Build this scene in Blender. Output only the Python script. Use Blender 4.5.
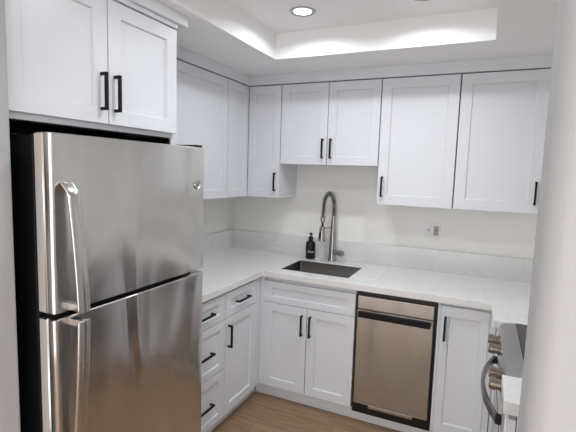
import bpy, bmesh, math, random
from mathutils import Vector, Matrix

for o in list(bpy.data.objects):
    bpy.data.objects.remove(o, do_unlink=True)
SC = bpy.context.scene
COL = SC.collection
PI = math.pi

# ------------------------------------------------------------------ camera
CAM_LOC = Vector((1.9701, -3.1477, 1.5903))
YAW, PITCH, ROLL, FPX = 0.4299, -0.1059, 0.0319, 424.68
F = Vector((-math.sin(YAW) * math.cos(PITCH), math.cos(YAW) * math.cos(PITCH), math.sin(PITCH)))
R0 = Vector((math.cos(YAW), math.sin(YAW), 0))
U0 = R0.cross(F)
RR = R0 * math.cos(ROLL) + U0 * math.sin(ROLL)
UU = -R0 * math.sin(ROLL) + U0 * math.cos(ROLL)
cam_data = bpy.data.cameras.new('camera')
cam_data.sensor_fit = 'HORIZONTAL'
cam_data.sensor_width = 36.0
cam_data.lens = FPX / 576.0 * 36.0
cam_data.clip_start = 0.02
cam = bpy.data.objects.new('camera', cam_data)
M = Matrix((RR, UU, -F)).transposed().to_4x4()
M.translation = CAM_LOC
cam.matrix_world = M
COL.objects.link(cam)
SC.camera = cam

# ------------------------------------------------------------------ world, exposure, light levels
world = bpy.data.worlds.new('world')
SC.world = world
world.use_nodes = True
bg = world.node_tree.nodes['Background']
bg.inputs['Color'].default_value = (1.0, 0.975, 0.96, 1)
bg.inputs['Strength'].default_value = 1.8
SC.view_settings.view_transform = 'Standard'
SC.view_settings.look = 'None'
SC.view_settings.gamma = 1.0
SC.view_settings.use_curve_mapping = False
SC.view_settings.exposure = 0.42
CAN_POWER = 3.3
NEAR_CAN_POWER = 4.6
CAN_COLOR = (0.94, 0.97, 1.0)
CAN_SPREAD = math.radians(158)
FILL_LAMP_POWER = 22.0

# ------------------------------------------------------------------ materials
def new_mat(name, color=(0.8, 0.8, 0.8), rough=0.5, metal=0.0, spec=0.5):
    m = bpy.data.materials.new(name)
    m.use_nodes = True
    b = m.node_tree.nodes['Principled BSDF']
    b.inputs['Base Color'].default_value = (*color, 1)
    b.inputs['Roughness'].default_value = rough
    b.inputs['Metallic'].default_value = metal
    b.inputs['Specular IOR Level'].default_value = spec
    return m, m.node_tree, b

def bump(nt, b, height_socket, strength, dist):
    n = nt.nodes.new('ShaderNodeBump')
    n.inputs['Strength'].default_value = strength
    n.inputs['Distance'].default_value = dist
    nt.links.new(height_socket, n.inputs['Height'])
    nt.links.new(n.outputs['Normal'], b.inputs['Normal'])
    return n

def coords(nt, scale=(1, 1, 1), kind='Object'):
    tc = nt.nodes.new('ShaderNodeTexCoord')
    mp = nt.nodes.new('ShaderNodeMapping')
    mp.inputs['Scale'].default_value = scale
    nt.links.new(tc.outputs[kind], mp.inputs['Vector'])
    return mp.outputs['Vector']

def noise(nt, vec, scale, detail=3, rough=0.5, dist=0.0):
    n = nt.nodes.new('ShaderNodeTexNoise')
    n.inputs['Scale'].default_value = scale
    n.inputs['Detail'].default_value = detail
    n.inputs['Roughness'].default_value = rough
    n.inputs['Distortion'].default_value = dist
    nt.links.new(vec, n.inputs['Vector'])
    return n.outputs['Fac']

def ramp(nt, fac, stops):
    r = nt.nodes.new('ShaderNodeValToRGB')
    e = r.color_ramp.elements
    while len(e) < len(stops):
        e.new(0.5)
    for i, (p, c) in enumerate(stops):
        e[i].position = p
        e[i].color = (*c, 1)
    nt.links.new(fac, r.inputs['Fac'])
    return r.outputs['Color']

def wall_paint(name, col, tex=1.0):
    m, nt, b = new_mat(name, col, 0.75, 0, 0.3)
    v = coords(nt)
    bump(nt, b, noise(nt, v, 190, 3, 0.6), 0.35 * tex, 0.003)
    return m

MAT = {}
MAT['wall'] = wall_paint('wall_paint', (0.89, 0.885, 0.855), 0.4)
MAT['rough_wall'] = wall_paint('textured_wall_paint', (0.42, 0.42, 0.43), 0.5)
MAT['ceiling'] = wall_paint('ceiling_paint', (0.90, 0.90, 0.91), 0.6)
MAT['cabinet'], _n, _b = new_mat('cabinet_lacquer', (0.71, 0.73, 0.772), 0.32, 0, 0.45)
MAT['trim'], _n, _b = new_mat('trim_lacquer', (0.71, 0.73, 0.77), 0.4, 0, 0.4)
MAT['black'], _n, _b = new_mat('matte_black_metal', (0.004, 0.004, 0.005), 0.45, 0.0, 0.2)
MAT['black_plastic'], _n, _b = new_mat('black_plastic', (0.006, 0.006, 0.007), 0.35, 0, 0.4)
MAT['fridge_side'], _n, _b = new_mat('fridge_black_enamel', (0.006, 0.006, 0.007), 0.45, 0, 0.3)
MAT['glass_black'], _n, _b = new_mat('black_ceramic_glass', (0.01, 0.01, 0.012), 0.06, 0, 0.6)
MAT['white_plastic'], _n, _b = new_mat('white_plastic', (0.80, 0.80, 0.80), 0.35)
MAT['grey_plastic'], _n, _b = new_mat('grey_plastic', (0.42, 0.39, 0.36), 0.4)
MAT['white_print'], _n, _b = new_mat('white_print', (0.75, 0.75, 0.75), 0.6)
MAT['chrome'], _n, _b = new_mat('chrome', (0.75, 0.74, 0.73), 0.15, 1.0)
MAT['dark_chrome'], _n, _b = new_mat('dark_emblem', (0.12, 0.12, 0.13), 0.3, 0.6)
MAT['mat'], _n, _b = new_mat('pale_mat', (0.80, 0.80, 0.80), 0.25)

def steel(name, col, rough, aniso, brush=(1, 1, 1), warp=0.0, tangent_rot=0.0):
    m, nt, b = new_mat(name, col, rough, 1.0)
    v = coords(nt, brush)
    f = noise(nt, v, 40, 2, 0.6)
    mr = nt.nodes.new('ShaderNodeMapRange')
    mr.inputs['To Min'].default_value = rough * 0.85
    mr.inputs['To Max'].default_value = rough * 1.2
    nt.links.new(f, mr.inputs['Value'])
    nt.links.new(mr.outputs['Result'], b.inputs['Roughness'])
    if aniso:
        b.inputs['Anisotropic'].default_value = aniso
        tg = nt.nodes.new('ShaderNodeTangent')
        tg.direction_type = 'RADIAL'
        tg.axis = 'Z'
        nt.links.new(tg.outputs['Tangent'], b.inputs['Tangent'])
        b.inputs['Anisotropic Rotation'].default_value = tangent_rot
    if warp:
        v2 = coords(nt, (1, 1, 0.35))
        bump(nt, b, noise(nt, v2, 4.0, 1.5, 0.4, 0.6), warp, 0.03)
    return m

MAT['steel'] = steel('brushed_stainless_steel', (0.66, 0.645, 0.63), 0.20, 0.5, (1, 1, 60), 0.9)
MAT['steel_handle'] = steel('satin_steel_bar', (0.62, 0.60, 0.58), 0.22, 0.0, (1, 1, 1))
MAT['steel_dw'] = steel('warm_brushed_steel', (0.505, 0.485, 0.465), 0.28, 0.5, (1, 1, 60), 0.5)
MAT['sink'] = steel('sink_steel', (0.10, 0.092, 0.086), 0.4, 0.0, (1, 30, 1))
MAT['nickel'] = steel('brushed_nickel', (0.38, 0.355, 0.33), 0.25, 0.0)
MAT['dark_steel'] = steel('dark_steel_bar', (0.30, 0.29, 0.285), 0.2, 0.0)
MAT['badge'], _n, _b = new_mat('badge_metal', (0.45, 0.45, 0.46), 0.12, 1.0)
MAT['panel_steel'] = steel('panel_steel', (0.43, 0.42, 0.42), 0.25, 0.0)
MAT['door_edge'], _n, _b = new_mat('grey_door_edge', (0.55, 0.52, 0.50), 0.4, 0.2)
MAT['knob_steel'] = steel('knob_steel', (0.36, 0.31, 0.27), 0.25, 0.0)

# quartz
m, nt, b = new_mat('white_quartz', (0.8, 0.8, 0.8), 0.16, 0, 0.5)
v = coords(nt)
f1 = noise(nt, v, 2.2, 6, 0.6, 1.4)
base = ramp(nt, f1, [(0.0, (0.765, 0.765, 0.765)), (0.485, (0.765, 0.765, 0.765)), (0.5, (0.72, 0.71, 0.705)),
                     (0.515, (0.765, 0.765, 0.765)), (1.0, (0.79, 0.79, 0.785))])
nt.links.new(base, b.inputs['Base Color'])
MAT['quartz'] = m

# oak plank floor : planks run along x
m, nt, b = new_mat('oak_plank_floor', (0.3, 0.2, 0.12), 0.45, 0, 0.35)
v = coords(nt)
br = nt.nodes.new('ShaderNodeTexBrick')
br.offset = 0.37
br.inputs['Scale'].default_value = 1.0
br.inputs['Brick Width'].default_value = 1.22
br.inputs['Row Height'].default_value = 0.18
br.inputs['Mortar Size'].default_value = 0.0012
br.inputs['Bias'].default_value = 0.0
br.inputs['Color1'].default_value = (0.375, 0.245, 0.148, 1)
br.inputs['Color2'].default_value = (0.305, 0.197, 0.118, 1)
br.inputs['Mortar'].default_value = (0.10, 0.062, 0.036, 1)
nt.links.new(v, br.inputs['Vector'])
vg = coords(nt, (1.6, 22, 1))
g = noise(nt, vg, 3.0, 5, 0.62, 1.2)
gr = ramp(nt, g, [(0.3, (0.62, 0.60, 0.58)), (0.55, (1, 1, 1)), (0.75, (1.18, 1.17, 1.15))])
mx = nt.nodes.new('ShaderNodeMix')
mx.data_type = 'RGBA'
mx.blend_type = 'MULTIPLY'
mx.inputs['Factor'].default_value = 0.9
nt.links.new(br.outputs['Color'], mx.inputs['A'])
nt.links.new(gr, mx.inputs['B'])
nt.links.new(mx.outputs['Result'], b.inputs['Base Color'])
bump(nt, b, g, 0.15, 0.002)
MAT['floor'] = m

# lamp lens
m = bpy.data.materials.new('lamp_lens_glow')
m.use_nodes = True
nt = m.node_tree
for n in list(nt.nodes):
    nt.nodes.remove(n)
out = nt.nodes.new('ShaderNodeOutputMaterial')
em = nt.nodes.new('ShaderNodeEmission')
em.inputs['Color'].default_value = (1.0, 0.97, 0.93, 1)
em.inputs['Strength'].default_value = 6.0
nt.links.new(em.outputs['Emission'], out.inputs['Surface'])
MAT['lens'] = m

# ------------------------------------------------------------------ helpers
def obj(name, bm, mat, parent=None, smooth=False, bevel=0.0, segs=2, angle=35):
    me = bpy.data.meshes.new(name)
    bmesh.ops.recalc_face_normals(bm, faces=bm.faces[:])
    bm.to_mesh(me)
    bm.free()
    me.materials.append(MAT[mat] if isinstance(mat, str) else mat)
    o = bpy.data.objects.new(name, me)
    COL.objects.link(o)
    if parent:
        o.parent = parent
        o.matrix_parent_inverse = Matrix.Translation(-parent.location) if parent.parent is None else Matrix.Identity(4)
    if smooth:
        for p in me.polygons:
            p.use_smooth = True
        try:
            me.set_sharp_from_angle(angle=math.radians(angle))
        except Exception:
            pass
    if bevel:
        md = o.modifiers.new('bevel', 'BEVEL')
        md.width = bevel
        md.segments = segs
        md.limit_method = 'ANGLE'
        md.angle_limit = math.radians(30)
    return o

def tag(o, label, cat, group=None):
    o['label'] = label
    o['category'] = cat
    if group:
        o['group'] = group
    return o

def thing(name, label, cat, loc, group=None):
    o = bpy.data.objects.new(name, None)
    o.empty_display_size = 0.05
    o.location = loc
    COL.objects.link(o)
    return tag(o, label, cat, group)

def struct(name, bm, mat, **k):
    o = obj(name, bm, mat, **k)
    o['kind'] = 'structure'
    return o

def box(bm, x0, x1, y0, y1, z0, z1, mx=None):
    vs = [Vector((x, y, z)) for x in (x0, x1) for y in (y0, y1) for z in (z0, z1)]
    if mx:
        vs = [mx @ v for v in vs]
    v = [bm.verts.new(p) for p in vs]
    for f in ((0, 1, 3, 2), (4, 6, 7, 5), (0, 4, 5, 1), (2, 3, 7, 6), (0, 2, 6, 4), (1, 5, 7, 3)):
        bm.faces.new([v[i] for i in f])
    return bm

def BM(*boxes):
    bm = bmesh.new()
    for b_ in boxes:
        box(bm, *b_)
    return bm

def frame_to(u0, w0, facing, z0=0.0):
    """local (u right, v up, w out) -> world, for a front seen straight on."""
    if facing == 'back':     # on the back run, faces -y
        return Matrix(((1, 0, 0, u0), (0, 0, -1, w0), (0, 1, 0, z0), (0, 0, 0, 1)))
    if facing == 'left':     # on the left run, faces +x
        return Matrix(((0, 0, 1, w0), (1, 0, 0, u0), (0, 1, 0, z0), (0, 0, 0, 1)))
    if facing == 'right':    # on the right run, faces -x
        return Matrix(((0, 0, -1, w0), (-1, 0, 0, u0), (0, 1, 0, z0), (0, 0, 0, 1)))

def ring_loft(bm, rings, cap0=True, cap1=True):
    vr = [[bm.verts.new(p) for p in r] for r in rings]
    n = len(vr[0])
    for a, b_ in zip(vr, vr[1:]):
        for i in range(n):
            bm.faces.new((a[i], a[(i + 1) % n], b_[(i + 1) % n], b_[i]))
    if cap0:
        bm.faces.new(list(reversed(vr[0])))
    if cap1:
        bm.faces.new(vr[-1])
    return bm

def shaker(mx, W, H, stile=0.057, rail=None, th=0.02, recess=0.010):
    """A shaker front: flat frame, eased outer edge, stepped recessed panel."""
    rail = rail or stile
    def rect(iu, iv, w):
        return [mx @ Vector(p) for p in ((iu, iv, w), (W - iu, iv, w), (W - iu, H - iv, w), (iu, H - iv, w))]
    bm = bmesh.new()
    e = 0.0018
    ring_loft(bm, [rect(0, 0, 0), rect(0, 0, th - e), rect(e * .3, e * .3, th - e * .3), rect(e, e, th),
                   rect(stile, rail, th), rect(stile + .0012, rail + .0012, th - .0012),
                   rect(stile + .004, rail + .004, th - recess)])
    return bm

def pull(mx, u, v, length, vertical=True, proj=0.032, sec=0.011):
    """Square bar pull on two square posts, as one mesh; (u, v) is its centre."""
    bm = bmesh.new()
    h = length / 2
    s = sec / 2
    if vertical:
        box(bm, u - s, u + s, v - h, v + h, proj - sec, proj, mx)
        for q in (-1, 1):
            c = v + q * (h - s)
            box(bm, u - s, u + s, c - s, c + s, 0, proj - sec, mx)
    else:
        box(bm, u - h, u + h, v - s, v + s, proj - sec, proj, mx)
        for q in (-1, 1):
            c = u + q * (h - s)
            box(bm, c - s, c + s, v - s, v + s, 0, proj - sec, mx)
    return bm

def lathe(prof, n=32, mx=None, caps=True):
    bm = bmesh.new()
    rings = []
    for r, z in prof:
        ring = [Vector((r * math.cos(2 * PI * i / n), r * math.sin(2 * PI * i / n), z)) for i in range(n)]
        rings.append([mx @ p for p in ring] if mx else ring)
    return ring_loft(bm, rings, caps, caps)

def tube(bm, pts, rad, n=10, caps=True):
    pts = [Vector(p) for p in pts]
    rad = rad if isinstance(rad, (list, tuple)) else [rad] * len(pts)
    t = (pts[1] - pts[0]).normalized()
    a = t.orthogonal().normalized()
    rings = []
    for i, p in enumerate(pts):
        t = (pts[min(i + 1, len(pts) - 1)] - pts[max(i - 1, 0)]).normalized()
        a = (a - t * a.dot(t)).normalized()
        c = t.cross(a)
        rings.append([p + (a * math.cos(2 * PI * k / n) + c * math.sin(2 * PI * k / n)) * rad[i] for k in range(n)])
    return ring_loft(bm, rings, caps, caps)

def axis_mx(loc, direction):
    """local z -> direction"""
    d = Vector(direction).normalized()
    return Matrix.Translation(loc) @ d.to_track_quat('Z', 'Y').to_matrix().to_4x4()

# ------------------------------------------------------------------ dimensions
DU, DK = 0.3266, 0.648            # upper depth, counter depth
FB = 0.628                        # face plane of base doors
ZC, DC = 0.914, 0.042             # counter top, thickness
ZU, ZT, ZS = 1.388, 2.206, 1.640  # upper cabinets bottom / top, over-sink bottom
ZSO, ZTR = 2.2786, 2.434          # soffit, raised ceiling
XR, XRW = 2.054, 2.702            # right run front edge, right wall
YP0, YP1 = -2.462, -2.342           # partition near / far face
XPL, XPR = 0.697, 2.051           # partition ends
YA, YB = -0.945, -1.552           # range far / near side
TX0, TX1, TY0, TY1 = 0.73, 1.968, -0.705, -2.12

# ------------------------------------------------------------------ setting
struct('floor', BM((-1.3, 4.1, -4.7, 0.12, -0.06, 0.0)), 'floor')
struct('wall_back', BM((-0.12, 2.82, 0.0, 0.12, 0.0, ZTR)), 'wall')
struct('wall_left', BM((-0.12, 0.0, YP1, 0.0, 0.0, ZTR)), 'wall')
struct('wall_right', BM((XRW, XRW + 0.12, YP1, 0.0, 0.0, ZTR)), 'wall')
struct('wall_left_partition', BM((-1.3, XPL, YP0, YP1, 0.0, ZTR)), 'rough_wall', bevel=0.008, segs=3)
bm = bmesh.new()                    # rounded (bullnose) corner bead on the free end
prof = [(4.1, YP1), (4.1, YP0)]
for k in range(13):
    a = PI / 2 * k / 12
    prof.append((XPR + .03 - .03 * math.sin(a), YP0 + .03 - .03 * math.cos(a)))
for k in range(7):
    a = PI / 2 * k / 6
    prof.append((XPR + .02 - .02 * math.cos(a), YP1 - .02 + .02 * math.sin(a)))
ring_loft(bm, [[Vector((x, y, 0)) for x, y in prof], [Vector((x, y, ZTR)) for x, y in prof]])
struct('wall_right_partition', bm, 'rough_wall', smooth=True, angle=40)
struct('wall_outer_left', BM((-1.42, -1.3, -4.7, YP0, 0.0, ZTR)), 'rough_wall')
struct('wall_outer_right', BM((4.1, 4.22, -4.7, YP0, 0.0, ZTR)), 'rough_wall')
struct('ceiling', BM((-1.42, 4.22, -4.7, 0.12, ZTR, ZTR + 0.1)), 'ceiling')
# lowered soffit round the raised tray (one closed ring)
bm = bmesh.new()
outer = [(0, YP1), (XRW, YP1), (XRW, 0), (0, 0)]
inner = [(TX0, TY1), (TX1, TY1), (TX1, TY0), (TX0, TY0)]
ring_loft(bm, [[Vector((x, y, ZTR)) for x, y in outer], [Vector((x, y, ZSO)) for x, y in outer],
               [Vector((x, y, ZSO)) for x, y in inner], [Vector((x, y, ZTR)) for x, y in inner],
               [Vector((x, y, ZTR)) for x, y in outer]], False, False)
bmesh.ops.remove_doubles(bm, verts=bm.verts[:], dist=1e-5)
struct('ceiling_soffit', bm, 'ceiling')
# header of the opening between the partitions
struct('wall_header', BM((XPL, XPR, YP0, YP1, ZSO, ZTR)), 'rough_wall')
# trim boards closing the space between the wall cabinets and the soffit
struct('trim_1', BM((0.0, DU + 0.006, -1.545, -DU - 0.006, ZT + 0.004, ZSO)), 'trim', bevel=0.001)
struct('trim_2', BM((0.0, XRW, -DU - 0.006, 0.0, ZT + 0.004, ZSO)), 'trim', bevel=0.001)
# stepped crown over the fridge cabinet
struct('trim_3', BM((0.0, 0.663, YP1 + 0.002, -1.549, ZT + 0.004, ZT + 0.024),
                    (0.0, 0.680, YP1 + 0.002, -1.500, ZT + 0.024, ZSO)), 'trim', bevel=0.003)

# ------------------------------------------------------------------ cabinets
def cabinet(name, label, loc, group=None):
    group = 'white shaker wall cabinets' if 'wall' in name else 'white shaker base cabinets'
    return thing(name, label, 'cabinet', loc, group)

def add_front(kind, parent, mx, W, H, handle=None, **k):
    d = obj(kind, shaker(mx, W, H, **k), 'cabinet', parent)
    if handle:
        u, v, ln, vert = handle
        h = obj('handle', pull(mx @ Matrix.Translation((0, 0, 0.02)), u, v, ln, vert), 'black', None, bevel=0.0012)
        h.parent = d
        h['label'] = 'black bar handle'
    return d

G = 0.0021     # half of the gap between fronts
TH = 0.02
# ---- wall cabinets, left wall
c = cabinet('wall_cabinet', 'white shaker wall cabinet on the left wall, wide plain door beside the fridge cabinet', (0.16, -1.0, ZU))
obj('carcass', BM((0.001, DU - TH - .002, -1.548, -0.609, ZU, ZT)), 'cabinet', c)
for y0, y1 in ((-1.212, -0.609), (-1.548, -1.212)):
    mx = frame_to(y0 + G, DU - TH, 'left', ZU)
    add_front('door', c, mx, y1 - y0 - 2 * G, ZT - ZU - .003)
# ---- corner wall cabinet: L-shaped carcass with a two-leaf door
c = cabinet('corner_wall_cabinet', 'white corner wall cabinet with two narrow leaves meeting in the back left corner', (0.16, -0.16, ZU))
bm = bmesh.new()
L = [(0.001, -0.6055), (DU - TH - .002, -0.6055), (DU - TH - .002, -DU + TH + .002), (0.594, -DU + TH + .002), (0.594, -0.001), (0.001, -0.001)]
ring_loft(bm, [[Vector((x, y, ZU)) for x, y in L], [Vector((x, y, ZT)) for x, y in L]])
obj('carcass', bm, 'cabinet', c)
mx = frame_to(-0.6055 + G, DU - TH, 'left', ZU)
add_front('door', c, mx, 0.6055 - DU - .002 - G, ZT - ZU - .003, stile=0.052, rail=.057)
mx = frame_to(DU + .002, -DU + TH, 'back', ZU)
w = 0.594 - DU - .002
add_front('door', c, mx, w, ZT - ZU - .003, (w - 0.031, 0.118, 0.135, True), stile=0.052, rail=.057)
# ---- over the sink
c = cabinet('wall_cabinet', 'short white wall cabinet with double doors hung above the sink', (0.96, -0.16, ZS))
obj('carcass', BM((0.5975, 1.3185, -DU + TH + .002, -0.001, ZS, ZT)), 'cabinet', c)
xm = 0.957
for x0, x1, hu in ((0.5975, xm, -0.028), (xm, 1.3185, 0.028)):
    mx = frame_to(x0 + G, -DU + TH, 'back', ZS)
    w = x1 - x0 - 2 * G
    add_front('door', c, mx, w, ZT - ZS - .003, ((w + hu) if hu < 0 else hu, 0.112, 0.135, True))
# ---- two single-door cabinets to the right
for x0, x1, side, lab in ((1.3215, 1.7965, 0, 'tall white wall cabinet right of the sink cabinet, black handle at its left edge'),
                          (1.8005, 2.266, 1, 'tall white wall cabinet at the far right, black handle at its right edge')):
    c = cabinet('wall_cabinet', lab, ((x0 + x1) / 2, -0.16, ZU))
    obj('carcass', BM((x0, x1, -DU + TH + .002, -0.001, ZU, ZT)), 'cabinet', c)
    mx = frame_to(x0 + G, -DU + TH, 'back', ZU)
    w = x1 - x0 - 2 * G
    add_front('door', c, mx, w, ZT - ZU - .003, ((w - 0.026) if side else 0.030, 0.118, 0.135, True), stile=0.062)
# ---- above the fridge
c = cabinet('fridge_wall_cabinet', 'deep white double-door cabinet mounted above the refrigerator', (0.32, -1.93, 1.724))
obj('carcass', BM((0.001, 0.636, YP1 + .002, -1.552, 1.724, ZT)), 'cabinet', c, bevel=0.001)
u_ = obj('underside_shade_sheet', BM((0.02, 0.618, YP1 + .01, -1.566, 1.7205, 1.724), (0.02, 0.628, -1.572, -1.566, 1.690, 1.7205)), 'black_plastic', c)  # black sheet with a side leg, painting in the shade above the fridge
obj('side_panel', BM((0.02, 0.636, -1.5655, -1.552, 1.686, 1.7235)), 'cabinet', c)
u_['label'] = 'black sheet standing in for the shade under the cabinet above the refrigerator'
ym = -1.945
for y0, y1, hu in ((YP1 + .002, ym, -0.031), (ym, -1.552, 0.028)):
    mx = frame_to(y0 + G, 0.638, 'left', 1.745)
    w = y1 - y0 - 2 * G
    add_front('door', c, mx, w, ZT - 1.745 - .002, ((w + hu) if hu < 0 else hu, 0.116, 0.137, True), stile=0.062, rail=.056)

ZB, ZF = 0.10, 0.854              # bottom / top of the base fronts
# ---- drawer base
c = cabinet('drawer_base_cabinet', 'white base cabinet with a stack of three drawers next to the refrigerator', (0.3, -1.285, 0))
obj('carcass', BM((0.001, FB - TH - .002, -1.500, -1.0685, 0.095, ZC - DC)), 'cabinet', c)
obj('toe_kick', BM((0.02, 0.572, -1.500, -1.0685, 0.0, 0.095)), 'trim', c)
for z0, z1 in ((0.7005, ZF), (0.395, 0.6960), (0.088, 0.3905)):
    mx = frame_to(-1.500 + G, FB - TH, 'left', z0)
    w = 0.4315 - 2 * G
    add_front('drawer', c, mx, w, z1 - z0, (w / 2, (z1 - z0) / 2, 0.150, False), stile=0.052, rail=.045)
# ---- left run door cabinet
c = cabinet('base_cabinet', 'white base cabinet on the left run with one drawer over one tall door', (0.3, -0.88, 0))
obj('carcass', BM((0.001, FB - TH - .002, -1.0665, -0.668, 0.095, ZC - DC)), 'cabinet', c)
obj('toe_kick', BM((0.02, 0.572, -1.0665, -0.575, 0.0, 0.095)), 'trim', c)
obj('filler', BM((FB - 0.018, FB - .003, -0.696, -FB + .003, 0.095, ZC - DC)), 'cabinet', c)
mx = frame_to(-1.0665 + G, FB - TH, 'left', 0.703)
w = 1.0665 - 0.698 - 2 * G
add_front('drawer', c, mx, w, ZF - 0.703, (w / 2, 0.077, 0.150, False), stile=0.052, rail=.045)
mx = frame_to(-1.0665 + G, FB - TH, 'left', 0.088)
add_front('door', c, mx, w, 0.6995 - 0.088, (0.030, 0.497, 0.140, True), stile=0.055)
# ---- sink base (open-topped so that the bowl hangs in it)
c = cabinet('sink_base_cabinet', 'white sink base cabinet with false drawer front above double doors', (0.97, -0.3, 0))
obj('carcass', BM((0.632, 0.650, -FB + TH + .002, -0.001, 0.095, ZC - DC), (1.277, 1.2945, -FB + TH + .002, -0.001, 0.095, ZC - DC),
                  (0.650, 1.277, -FB + TH + .002, -0.001, 0.095, 0.113), (0.650, 1.277, -0.020, -0.001, 0.113, ZC - DC),
                  (0.650, 1.277, -FB + TH + .002, -FB + TH + .02, 0.68, ZC - DC)), 'cabinet', c)
obj('toe_kick', BM((0.575, 1.2945, -0.572, -0.552, 0.0, 0.095)), 'trim', c)
obj('filler', BM((0.6265, 0.657, -FB + .003, -FB + 0.018, 0.095, ZC - DC)), 'cabinet', c)
mx = frame_to(0.6585, -FB + TH, 'back', 0.698)
add_front('false_front', c, mx, 1.2945 - 0.6585, 0.842 - 0.698, stile=0.055, rail=.042)
xm = 0.974
for x0, x1, hu in ((0.6585, xm, -0.029), (xm, 1.2945, 0.025)):
    mx = frame_to(x0 + (0 if hu < 0 else G), -FB + TH, 'back', ZB)
    w = x1 - x0 - G
    add_front('door', c, mx, w, 0.6945 - ZB, ((w + hu) if hu < 0 else hu, 0.478, 0.140, True))
# ---- narrow base right of the dishwasher
c = cabinet('base_cabinet', 'narrow white base cabinet with one door right of the dishwasher', (1.92, -0.3, 0))
obj('carcass', BM((1.781, XR + .03, -FB + TH + .002, -0.001, 0.095, ZC - DC)), 'cabinet', c)
obj('toe_kick', BM((1.2965, XR + .06, -0.572, -0.552, 0.0, 0.066), (1.781, XR + .06, -0.572, -0.552, 0.066, 0.095)), 'trim', c)
mx = frame_to(1.797, -FB + TH, 'back', 0.092)
add_front('door', c, mx, 2.050 - 1.797, ZF - 0.092, (0.027, 0.633, 0.140, True), stile=0.045, rail=.06)
obj('filler', BM((2.0515, 2.0835, -FB + .003, -FB + 0.018, 0.095, ZC - DC)), 'cabinet', c)
obj('filler', BM((1.781, 1.7955, -FB + .003, -FB + 0.018, 0.095, ZC - DC)), 'cabinet', c)
# ---- right run corner box beside the range
c = cabinet('corner_base_cabinet', 'blank white base panel in the corner beyond the range', (2.4, -0.75, 0))
obj('carcass', BM((2.086, XRW - .001, YA + .003, -0.652, 0.095, ZC - DC)), 'cabinet', c)
obj('toe_kick', BM((2.15, XRW - .02, YA + .003, -0.60, 0.0, 0.095)), 'trim', c)
# ---- narrow base at the near end of the range
c = cabinet('end_base_cabinet', 'narrow white base cabinet at the near end of the range', (2.4, -1.64, 0))
obj('carcass', BM((2.113, XRW - .001, -1.736, YB - .003, 0.095, ZC - DC)), 'cabinet', c)
obj('toe_kick', BM((2.17, XRW - .02, -1.736, YB - .003, 0.0, 0.095)), 'trim', c)
mx = frame_to(YB - .004, 2.110, 'right', 0.10)
add_front('door', c, mx, 0.181, ZF - 0.10, stile=0.05, th=.02)

# ------------------------------------------------------------------ countertops
SX0, SX1, SY0, SY1 = 0.726, 1.214, -0.537, -0.180
ct = thing('countertop', 'white veined quartz countertop wrapping the sink corner', 'countertop', (0.9, -0.3, ZC - DC))
xs = [0.001, DK, SX0, SX1, XR, XRW - .001]
ys = [-1.502, YA + .001, -DK, SY0, SY1, -0.001]
bm = bmesh.new()
vg = {}
def gv(i, j):
    if (i, j) not in vg:
        vg[(i, j)] = bm.verts.new((xs[i], ys[j], ZC))
    return vg[(i, j)]
for i in range(5):
    for j in range(5):
        keep = (i == 0) or (j >= 2) or (i == 4 and j >= 1)
        if i == 2 and j == 3:
            keep = False
        if keep:
            bm.faces.new((gv(i, j), gv(i + 1, j), gv(i + 1, j + 1), gv(i, j + 1)))
ext = bmesh.ops.extrude_face_region(bm, geom=bm.faces[:])
for e in ext['geom']:
    if isinstance(e, bmesh.types.BMVert):
        e.co.z -= DC
obj('slab', bm, 'quartz', ct, bevel=0.003)
tag(obj('backsplash', BM((0.001, 0.02, -1.502, -0.0205, ZC, 1.0687)), 'quartz', bevel=0.0015),
    'low quartz backsplash strip along the left wall', 'backsplash')
tag(obj('backsplash', BM((0.001, XRW - .001, -0.02, -0.001, ZC, 1.0687)), 'quartz', bevel=0.0015),
    'long low quartz backsplash strip along the back wall behind the sink', 'backsplash')
ct = thing('countertop', 'small white countertop end piece at the near side of the range', 'countertop', (2.4, -1.65, ZC - DC))
obj('slab', BM((2.073, XRW - .001, -1.747, YB - .001, ZC - DC, ZC)), 'quartz', ct, bevel=0.003)

# ------------------------------------------------------------------ sink
sk = thing('sink', 'undermount rectangular stainless steel sink in the white counter', 'sink', (0.98, -0.36, 0.69))
bm = bmesh.new()
def rrect(x0, x1, y0, y1, r, z, n=5):
    pts = []
    for cx, cy, a0 in ((x1 - r, y1 - r, 0), (x0 + r, y1 - r, 90), (x0 + r, y0 + r, 180), (x1 - r, y0 + r, 270)):
        for k in range(n + 1):
            a = math.radians(a0 + 90 * k / n)
            pts.append(Vector((cx + r * math.cos(a), cy + r * math.sin(a), z)))
    return pts
e = 0.004
zt = ZC - DC - .003
ring_loft(bm, [rrect(SX0 + .0022, SX1 - .0022, SY0 + .0022, SY1 - .0022, .012, ZC - .005),
               rrect(SX0 + .0022, SX1 - .0022, SY0 + .0022, SY1 - .0022, .012, 0.705),
               rrect(SX0 + .012, SX1 - .012, SY0 + .012, SY1 - .012, .02, 0.691)], False, True)
s_ = obj('basin', bm, 'sink', sk, smooth=True)
md = s_.modifiers.new('solid', 'SOLIDIFY')
md.thickness = 0.0015
md.offset = -1
obj('drain', lathe([(0.044, 0), (0.044, .002), (0.036, .003), (0.032, .0005), (0.012, .0005), (0.008, .004), (0.0, .004)], 28,
                   Matrix.Translation((0.985, -0.34, 0.6915)), False), 'chrome', sk, smooth=True)

# ------------------------------------------------------------------ faucet
FX, FY = 0.948, -0.085
fa = thing('faucet', 'brushed nickel spring-neck pull-down faucet behind the sink', 'faucet', (FX, FY, ZC))
T = Matrix.Translation((FX, FY, ZC))
obj('body', lathe([(0.030, 0), (0.030, .004), (0.0285, .008), (0.0265, .08), (0.0225, .20), (0.0175, .30), (0.0150, .338), (0.0165, .340), (0.0165, .352), (0.012, .356)], 32, T),
    'nickel', fa, smooth=True)
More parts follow.
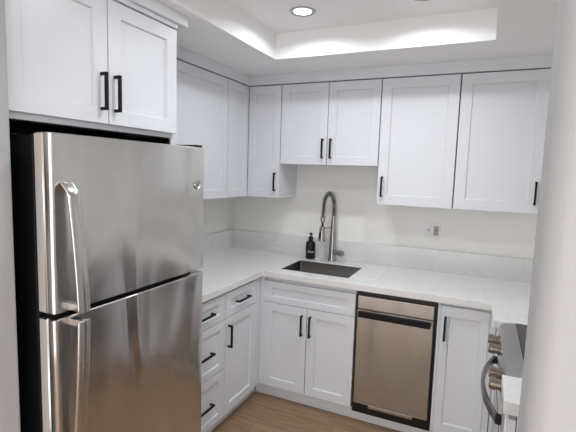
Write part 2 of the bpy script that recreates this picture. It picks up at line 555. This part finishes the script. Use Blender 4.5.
# spout path: up, over, and down towards the sink and slightly left
dirx, diry = -0.24, -0.971
path = []
SP = 0.140                                  # reach
ztop = ZC + 0.352
for k in range(9):
    path.append((0.0, ztop + 0.06 * k / 8))
for k in range(1, 25):
    a = PI * k / 24
    path.append((SP / 2 - SP / 2 * math.cos(a), ztop + 0.06 + 0.106 * math.sin(a)))
for k in range(1, 9):
    path.append((SP + 0.006 * k / 8, ztop + 0.06 - 0.062 * k / 8))
P3 = [Vector((FX + dirx * s, FY + diry * s, z)) for s, z in path]
bm = bmesh.new()
tube(bm, P3, 0.0095, 10)
obj('hose', bm, 'black_plastic', fa, smooth=True)
# helical spring round the hose
def resample(P, n):
    L = [0]
    for a, b_ in zip(P, P[1:]):
        L.append(L[-1] + (b_ - a).length)
    outp = []
    j = 0
    for k in range(n):
        s = L[-1] * k / (n - 1)
        while j < len(P) - 2 and L[j + 1] < s:
            j += 1
        t = (s - L[j]) / max(L[j + 1] - L[j], 1e-9)
        outp.append(P[j].lerp(P[j + 1], t))
    return outp
TURNS, PER = 23, 14
Q = resample(P3, TURNS * PER + 1)
side = Vector((-diry, dirx, 0)).normalized()
H = []
for k, p in enumerate(Q):
    t = (Q[min(k + 1, len(Q) - 1)] - Q[max(k - 1, 0)]).normalized()
    c2 = t.cross(side).normalized()
    a = 2 * PI * k / PER
    H.append(p + (side * math.cos(a) + c2 * math.sin(a)) * 0.0165)
bm = bmesh.new()
tube(bm, H, 0.0027, 6)
obj('spring', bm, 'nickel', fa, smooth=True)
end = P3[-1]
dn = Vector((0.02 * dirx, 0.02 * diry, -1)).normalized()
mxs = axis_mx(end, dn)
obj('spring_collar', lathe([(0.010, -.002), (0.0165, 0), (0.0175, .012), (0.0165, .036), (0.011, .042)], 24, mxs), 'nickel', fa, smooth=True)
bm = bmesh.new()
tube(bm, [end + dn * .040, end + dn * .080], 0.008, 12)
obj('hose_end', bm, 'black_plastic', fa, smooth=True)
hd = obj('spray_head', lathe([(0.012, .070), (0.018, .074), (0.0205, .10), (0.026, .145), (0.028, .166), (0.028, .178), (0.023, .182)], 28, mxs), 'nickel', fa, smooth=True)
bm = bmesh.new()
cen = end + dn * .132
fr = Vector((dirx, diry, 0)).normalized()
tube(bm, [cen - dn * .022 + fr * .020, cen - dn * .020 + fr * .0265, cen + dn * .022 + fr * .0305, cen + dn * .024 + fr * .024], [.004, .0055, .0065, .005], 10)
bt = obj('spray_button', bm, 'black_plastic', None, smooth=True)
bt.parent = hd
armz = (end + dn * .082).z
bm = bmesh.new()
tube(bm, [Vector((FX, FY, armz - .012)), Vector((FX + dirx * .08, FY + diry * .08, armz - .006)), end + dn * .088 - fr * .018], 0.0045, 10)
obj('docking_arm', bm, 'nickel', fa, smooth=True)
bm = bmesh.new()
tube(bm, [end + dn * .088 + Vector((math.cos(a), math.sin(a), 0)) * .0205 for a in [2 * PI * k / 20 for k in range(20)]] + [end + dn * .088 + Vector((.0205, 0, 0))], 0.0035, 8)
obj('docking_ring', bm, 'nickel', fa, smooth=True)
hdir = Vector((0.93, -0.36, 0.02)).normalized()
hb = Vector((FX, FY, ZC + .068))
lv = obj('lever', lathe([(0.017, .012), (0.019, .016), (0.019, .056), (0.022, .058), (0.022, .100), (0.018, .104)], 24, axis_mx(hb, hdir)), 'nickel', fa, smooth=True)
bm = bmesh.new()
tube(bm, [hb + hdir * .076 + Vector((0, 0, -.004)), hb + hdir * .074 + Vector((0.004, -.02, -.032))], [.006, .0045], 10)
lp = obj('lever_pin', bm, 'nickel', None, smooth=True)
lp.parent = lv

# ------------------------------------------------------------------ soap bottle with white script
SBX, SBY = 0.772, -0.093
sb = thing('soap_dispenser', 'black pump soap bottle with white script standing left of the faucet', 'soap bottle', (SBX, SBY, ZC))
T = Matrix.Translation((SBX, SBY, ZC))
obj('bottle', lathe([(0.032, 0), (0.036, .002), (0.0375, .007), (0.0375, .112), (0.036, .122), (0.028, .135), (0.015, .143), (0.0135, .146), (0.0135, .152)], 32, T),
    'black_plastic', sb, smooth=True)
obj('collar', lathe([(0.019, .150), (0.019, .168), (0.013, .173), (0.006, .174)], 24, T), 'black_plastic', sb, smooth=True)
pdir = Vector((0.55, -0.83, 0)).normalized()
bm = lathe([(0.006, .173), (0.006, .190), (0.012, .191), (0.013, .199), (0.010, .203), (0.0, .204)], 20, T, False)
tube(bm, [Vector((SBX, SBY, ZC + .196)), Vector((SBX, SBY, ZC + .197)) + pdir * .026, Vector((SBX, SBY, ZC + .191)) + pdir * .038], [.007, .006, .0045], 10)
obj('pump_head', bm, 'black_plastic', sb, smooth=True)

def text_bm(s, size, extr=0.0):
    cu = bpy.data.curves.new('t', 'FONT')
    cu.body = s
    cu.size = size
    cu.align_x = 'CENTER'
    cu.align_y = 'CENTER'
    cu.shear = 0.25
    cu.resolution_u = 3
    cu.extrude = extr
    to = bpy.data.objects.new('t', cu)
    COL.objects.link(to)
    dg = bpy.context.evaluated_depsgraph_get()
    me = bpy.data.meshes.new_from_object(to.evaluated_get(dg))
    bm_ = bmesh.new()
    bm_.from_mesh(me)
    bpy.data.objects.remove(to, do_unlink=True)
    bpy.data.meshes.remove(me)
    bpy.data.curves.remove(cu)
    return bm_
bm = text_bm('Soap', 0.027)
bmesh.ops.subdivide_edges(bm, edges=[e_ for e_ in bm.edges if e_.calc_length() > .006], cuts=2)
a0 = math.atan2(CAM_LOC.y - SBY, CAM_LOC.x - SBX)
for v_ in bm.verts:
    a = a0 + v_.co.x / 0.0375
    v_.co = Vector((SBX + 0.0378 * math.cos(a), SBY + 0.0378 * math.sin(a), ZC + 0.060 + v_.co.y))
pr = obj('script_print', bm, 'white_print', sb)
pr['label'] = 'white script lettering on the bottle'

# thin pale mat beside the sink
tag(obj('counter_mat', BM((1.222, 1.392, -0.505, -0.105, ZC, ZC + .003)), 'mat', bevel=0.001),
    'thin pale flat mat lying on the counter right of the sink', 'mat')

# ------------------------------------------------------------------ wall plate: rocker switch and socket
wp = thing('outlet_plate', 'white double wall plate with switch and socket above the backsplash', 'outlet', (1.658, -0.003, 1.143))
x0, x1, z0, z1 = 1.604, 1.713, 1.144, 1.259
obj('plate', BM((x0, x1, -0.006, -0.0005, z0, z1)), 'white_plastic', wp, bevel=0.0025)
r_ = obj('rocker_switch', BM((x0 + .013, x0 + .046, -0.0085, -0.006, z0 + .025, z1 - .025)), 'white_plastic', wp, bevel=0.001)
d_ = obj('toggle', BM((x0 + .024, x0 + .035, -0.0125, -0.0085, z0 + .050, z1 - .046)), 'grey_plastic', None, bevel=0.001)
d_.parent = r_
s_ = obj('socket', BM((x0 + .063, x0 + .096, -0.0085, -0.006, z0 + .024, z1 - .024)), 'grey_plastic', wp, bevel=0.001)
sl = bmesh.new()
for zc in (z0 + .040, z0 + .076):
    for xx, hh in ((x0 + .072, .0055), (x0 + .087, .0045)):
        box(sl, xx - .0015, xx + .0015, -0.0095, -0.0084, zc - hh, zc + hh)
    box(sl, x0 + .077, x0 + .082, -0.0095, -0.0084, zc - .013, zc - .008)
d_ = obj('slots', sl, 'black_plastic', None)
d_.parent = s_
bt = obj('test_button', BM((x0 + .074, x0 + .085, -0.0098, -0.0084, z0 + .055, z0 + .061)), 'black_plastic', None)
bt.parent = s_

# ------------------------------------------------------------------ refrigerator
Y0, Y1 = -2.287, -1.514
XF = 0.79
fr_ = thing('refrigerator', 'stainless top-freezer refrigerator with black sides, left of the drawers', 'refrigerator', (0.42, (Y0 + Y1) / 2, 0))
obj('body', BM((0.04, 0.712, Y0, Y1, 0.03, 1.676)), 'fridge_side', fr_, bevel=0.004)
obj('base_grille', BM((0.60, 0.735, Y0 + .01, Y1 - .01, 0.0, 0.085)), 'black_plastic', fr_, bevel=0.004)
obj('gasket', BM((0.712, 0.7195, Y0 + .008, Y1 - .008, 0.10, 1.672)), 'black_plastic', fr_)
def fridge_door(name, z0, z1):
    prof = [(0.7195, Y0), (0.752, Y0), (0.7545, Y0 + .0035), (0.758, Y0 + .0035), (0.7605, Y0 + .001)]
    r = 0.011
    for k in range(9):
        a = PI - (PI / 2) * k / 8
        prof.append((XF - r + r * math.sin(a) if False else XF - r + r * math.sin(PI / 2 * k / 8), Y0 + .001 + r - r * math.cos(PI / 2 * k / 8)))
    for k in range(1, 12):                                  # faintly crowned face
        t = k / 12
        prof.append((XF + 0.003 * math.sin(PI * t), Y0 + .001 + r + (Y1 - Y0 - .002 - 2 * r) * t))
    for k in range(9):
        prof.append((XF - r + r * math.cos(PI / 2 * k / 8), Y1 - .001 - r + r * math.sin(PI / 2 * k / 8)))
    prof += [(0.7605, Y1 - .001), (0.758, Y1 - .0035), (0.7545, Y1 - .0035), (0.752, Y1), (0.7195, Y1)]
    bm_ = bmesh.new()
    e_ = .003
    def rg(z, inset):
        cx, cy = 0.755, (Y0 + Y1) / 2
        return [Vector((x + (inset if x < cx else -inset) * (abs(x - cx) > .01), y - inset * (1 if y > cy else -1), z)) for x, y in prof]
    ring_loft(bm_, [rg(z0, e_), rg(z0 + e_, 0), rg(z1 - e_, 0), rg(z1, e_)])
    o_ = obj(name, bm_, 'steel', fr_, smooth=True, angle=40)
    o_.data.materials.append(MAT['door_edge'])
    for p in o_.data.polygons:
        if abs(p.normal.y) > .9 and p.center.x < .762 and abs(p.normal.z) < .3:
            p.material_index = 1
    return o_
fz = fridge_door('freezer_door', 1.1205, 1.6825)
fd = fridge_door('fridge_door', 0.10, 1.1035)
def bow_handle(zs, parent):
    """flat bowed bar: zs[0] is the end curving into the door, zs[1] the end standing off at the seam"""
    za, zb = zs
    yc = -2.238
    N = 28
    rings = []
    for k in range(N + 1):
        t = k / N
        z = za + (zb - za) * t
        if t < .10:
            x = XF - .004 + 0.034 * math.sin(PI / 2 * t / .10)
        else:
            x = XF + .030 + .022 * math.sin(PI / 2 * (t - .10) / .90) ** 0.9
        yy = yc + 0.012 * t
        hw = 0.022
        th = 0.012
        ring = []
        for dx, dy in ((0, -hw), (th * .6, -hw), (th, -hw * .6), (th, hw * .6), (th * .6, hw), (0, hw)):
            ring.append(Vector((x + dx, yy + dy, z)))
        rings.append(ring)
    bm_ = bmesh.new()
    ring_loft(bm_, rings)
    # end post joining the bar to the door next to the seam
    s = 1 if zb > za else -1
    box(bm_, XF - .002, XF + .053, yc + 0.012 - .011, yc + 0.012 + .011, min(zb, zb - s * .022), max(zb, zb - s * .022))
    h_ = obj('handle', bm_, 'steel_handle', None, smooth=True, angle=45, bevel=0.0015)
    h_.parent = parent
bow_handle((1.535, 1.124), fz)
bow_handle((0.60, 1.098), fd)
# badge
bm = lathe([(0.021, 0), (0.021, .004), (0.0195, .0062), (0.017, .0068), (0.0155, .0050), (0.0, .0050)], 28, axis_mx((XF, -1.574, 1.516), (1, 0, 0)), False)
bd = obj('badge', bm, 'badge', None, smooth=True)
bd.parent = fz
bm = text_bm('GE', 0.018, .0004)
mxb = Matrix(((0, 0, 1, XF + .0052), (1, 0, 0, -1.574), (0, 1, 0, 1.516), (0, 0, 0, 1)))
bm.transform(mxb)
lt = obj('badge_letters', bm, 'dark_chrome', fz)
obj('hinge_cover', BM((0.66, 0.782, Y1 - .055, Y1 - .006, 1.6835, 1.694), (0.66, 0.70, Y1 - .055, Y1 - .006, 1.676, 1.694)), 'black_plastic', fr_, bevel=0.004)

# ------------------------------------------------------------------ dishwasher
dw = thing('dishwasher', 'narrow stainless dishwasher between the sink cabinet and narrow door', 'dishwasher', (1.54, -0.3, 0))
obj('tub', BM((1.299, 1.777, -FB + .022, -0.03, 0.070, ZC - DC - .004)), 'black_plastic', dw)
bm = bmesh.new()
DX0, DX1, DZ0, DZ1 = 1.314, 1.762, 0.148, 0.842
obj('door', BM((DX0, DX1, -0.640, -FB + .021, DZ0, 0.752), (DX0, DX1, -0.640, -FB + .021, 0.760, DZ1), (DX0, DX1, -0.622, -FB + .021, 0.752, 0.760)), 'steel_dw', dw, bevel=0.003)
# bar handle: dark channel with steel-lipped bar
bm = bmesh.new()
box(bm, DX0 + .013, DX1 - .013, -0.676, -0.658, 0.716, 0.752)
for xx in (DX0 + .013, DX1 - .033):
    box(bm, xx, xx + .02, -0.662, -0.640, 0.726, 0.748)
h_ = obj('handle', bm, MAT['black'], dw, bevel=0.002)
h_['label'] = 'dark bar handle across the door'
obj('kick_panel', BM((1.302, 1.775, -0.592, -0.575, 0.067, 0.145)), 'black_plastic', dw)
obj('lower_lip', BM((DX0 + .095, DX1 - .085, -0.636, -0.612, 0.128, 0.148)), 'steel_dw', dw, bevel=0.002)

# ------------------------------------------------------------------ range
RX = 2.088
rg_ = thing('range', 'slide-in stainless range with front knobs at the right counter', 'range', (2.4, (YA + YB) / 2, 0))
ra, rb = YB + .004, YA - .004
obj('body', BM((RX + .022, XRW - .004, ra, rb, 0.06, 0.893)), 'black_plastic', rg_)
obj('base', BM((RX + .06, XRW - .03, ra + .01, rb - .01, 0.0, 0.06)), 'black_plastic', rg_)
# control fascia with a sloped steel lip in front of the glass
bm = bmesh.new()
prof = [(RX + .02, 0.800), (RX - .006, 0.802), (RX - .010, 0.812), (RX - .004, 0.893), (RX + .004, 0.903), (2.150, 0.916), (2.150, 0.894), (RX + .02, 0.894)]
ring_loft(bm, [[Vector((x, ra, z)) for x, z in prof], [Vector((x, rb, z)) for x, z in prof]])
obj('control_panel', bm, 'panel_steel', rg_, bevel=0.0015)
obj('cooktop', BM((2.151, XRW - .03, ra, rb, 0.894, 0.917)), 'glass_black', rg_, bevel=0.002)
for yk in (-1.056, -1.170, -1.420, -1.515):
    k_ = obj('knob', lathe([(0.024, 0), (0.024, .005), (0.019, .007), (0.0185, .022), (0.022, .023), (0.0215, .040), (0.018, .043)], 24,
                           axis_mx((RX - .008, yk, 0.856), (-1, 0, 0.08))), 'knob_steel', rg_, smooth=True)
bm = bmesh.new()
box(bm, RX - .004, RX + .02, ra + .004, rb - .004, 0.235, 0.792)
dr = obj('oven_door', bm, 'steel_handle', rg_, bevel=0.004)
wn = obj('oven_window', BM((RX - .0055, RX - .0035, ra + .09, rb - .09, 0.36, 0.66)), 'glass_black', None)
wn.parent = dr
obj('warming_drawer', BM((RX - .004, RX + .02, ra + .004, rb - .004, 0.065, 0.228)), 'steel_handle', rg_, bevel=0.004)
# bowed bar handle
N = 24
rings = []
for k in range(N + 1):
    t = k / N
    y = rb - .03 + (ra + .02 - rb + .03 - .0) * t
    x = RX - .014 - .050 * math.sin(PI * t) ** 0.8
    rings.append([Vector((x + dx, y, 0.735 + dz)) for dx, dz in ((-.008, -.015), (.007, -.015), (.007, .015), (-.008, .015))])
bm = bmesh.new()
ring_loft(bm, rings)
hh = obj('handle', bm, 'dark_steel', None, smooth=True, angle=45, bevel=0.002)
hh.parent = dr
for yy in (rb - .034, ra + .022):
    ps = obj('handle_mount', BM((RX - .024, RX - .003, yy - .014, yy + .014, 0.720, 0.750)), 'black_plastic', None, bevel=0.003)
    ps.parent = dr

# ------------------------------------------------------------------ recessed ceiling lights
LIGHTS = [(1.028, -0.99, 'round recessed light in the raised ceiling, nearer the left tray side'),
          (1.650, -0.99, 'round recessed light in the raised ceiling at the top edge, nearer the right side'),
          (1.34, -1.75, None)]
for x, y, lab in LIGHTS:
    t = thing('recessed_light', lab or 'round recessed light in the raised ceiling, the one closest to the viewer', 'ceiling light', (x, y, ZTR), 'recessed lights in the ceiling tray')
    T = Matrix.Translation((x, y, ZTR))
    bm = bmesh.new()
    n = 40
    rings = []
    for r, z in ((0.046, -.0015), (0.049, -.0035), (0.064, -.006), (0.070, -.0003)):
        rings.append([T @ Vector((r * math.cos(2 * PI * i / n), r * math.sin(2 * PI * i / n), z)) for i in range(n)])
    ring_loft(bm, rings, False, False)
    obj('trim_ring', bm, 'grey_plastic', t, smooth=True)
    obj('lens', lathe([(0.046, -.0005), (0.046, -.003)], n, T), 'lens', t)
    ld = bpy.data.lights.new('can_light', 'AREA')
    ld.shape = 'DISK'
    ld.size = 0.09
    ld.energy = CAN_POWER if lab else NEAR_CAN_POWER
    ld.color = CAN_COLOR
    ld.spread = CAN_SPREAD
    lo = bpy.data.objects.new('can_light', ld)
    lo.location = (0, 0, -0.009)
    lo.parent = t
    COL.objects.link(lo)

# unseen lamp added as fill, placed to brighten the partitions
t = thing('fill_ceiling_lamp', 'unseen round ceiling lamp added as fill light from behind the viewer', 'ceiling light', (3.4, -2.98, ZTR))
obj('shade', lathe([(0.17, -.0005), (0.17, -.03), (0.15, -.055), (0.0, -.06)], 36, Matrix.Translation((3.4, -2.98, ZTR)), False), 'lens', t, smooth=True)
ld = bpy.data.lights.new('fill_lamp_light', 'AREA')
ld.shape = 'DISK'
ld.size = 0.34
ld.energy = FILL_LAMP_POWER
ld.color = (1.0, 0.97, 0.94)
lo = bpy.data.objects.new('fill_lamp_light', ld)
lo.location = (0, 0, -0.064)
lo.parent = t
COL.objects.link(lo)
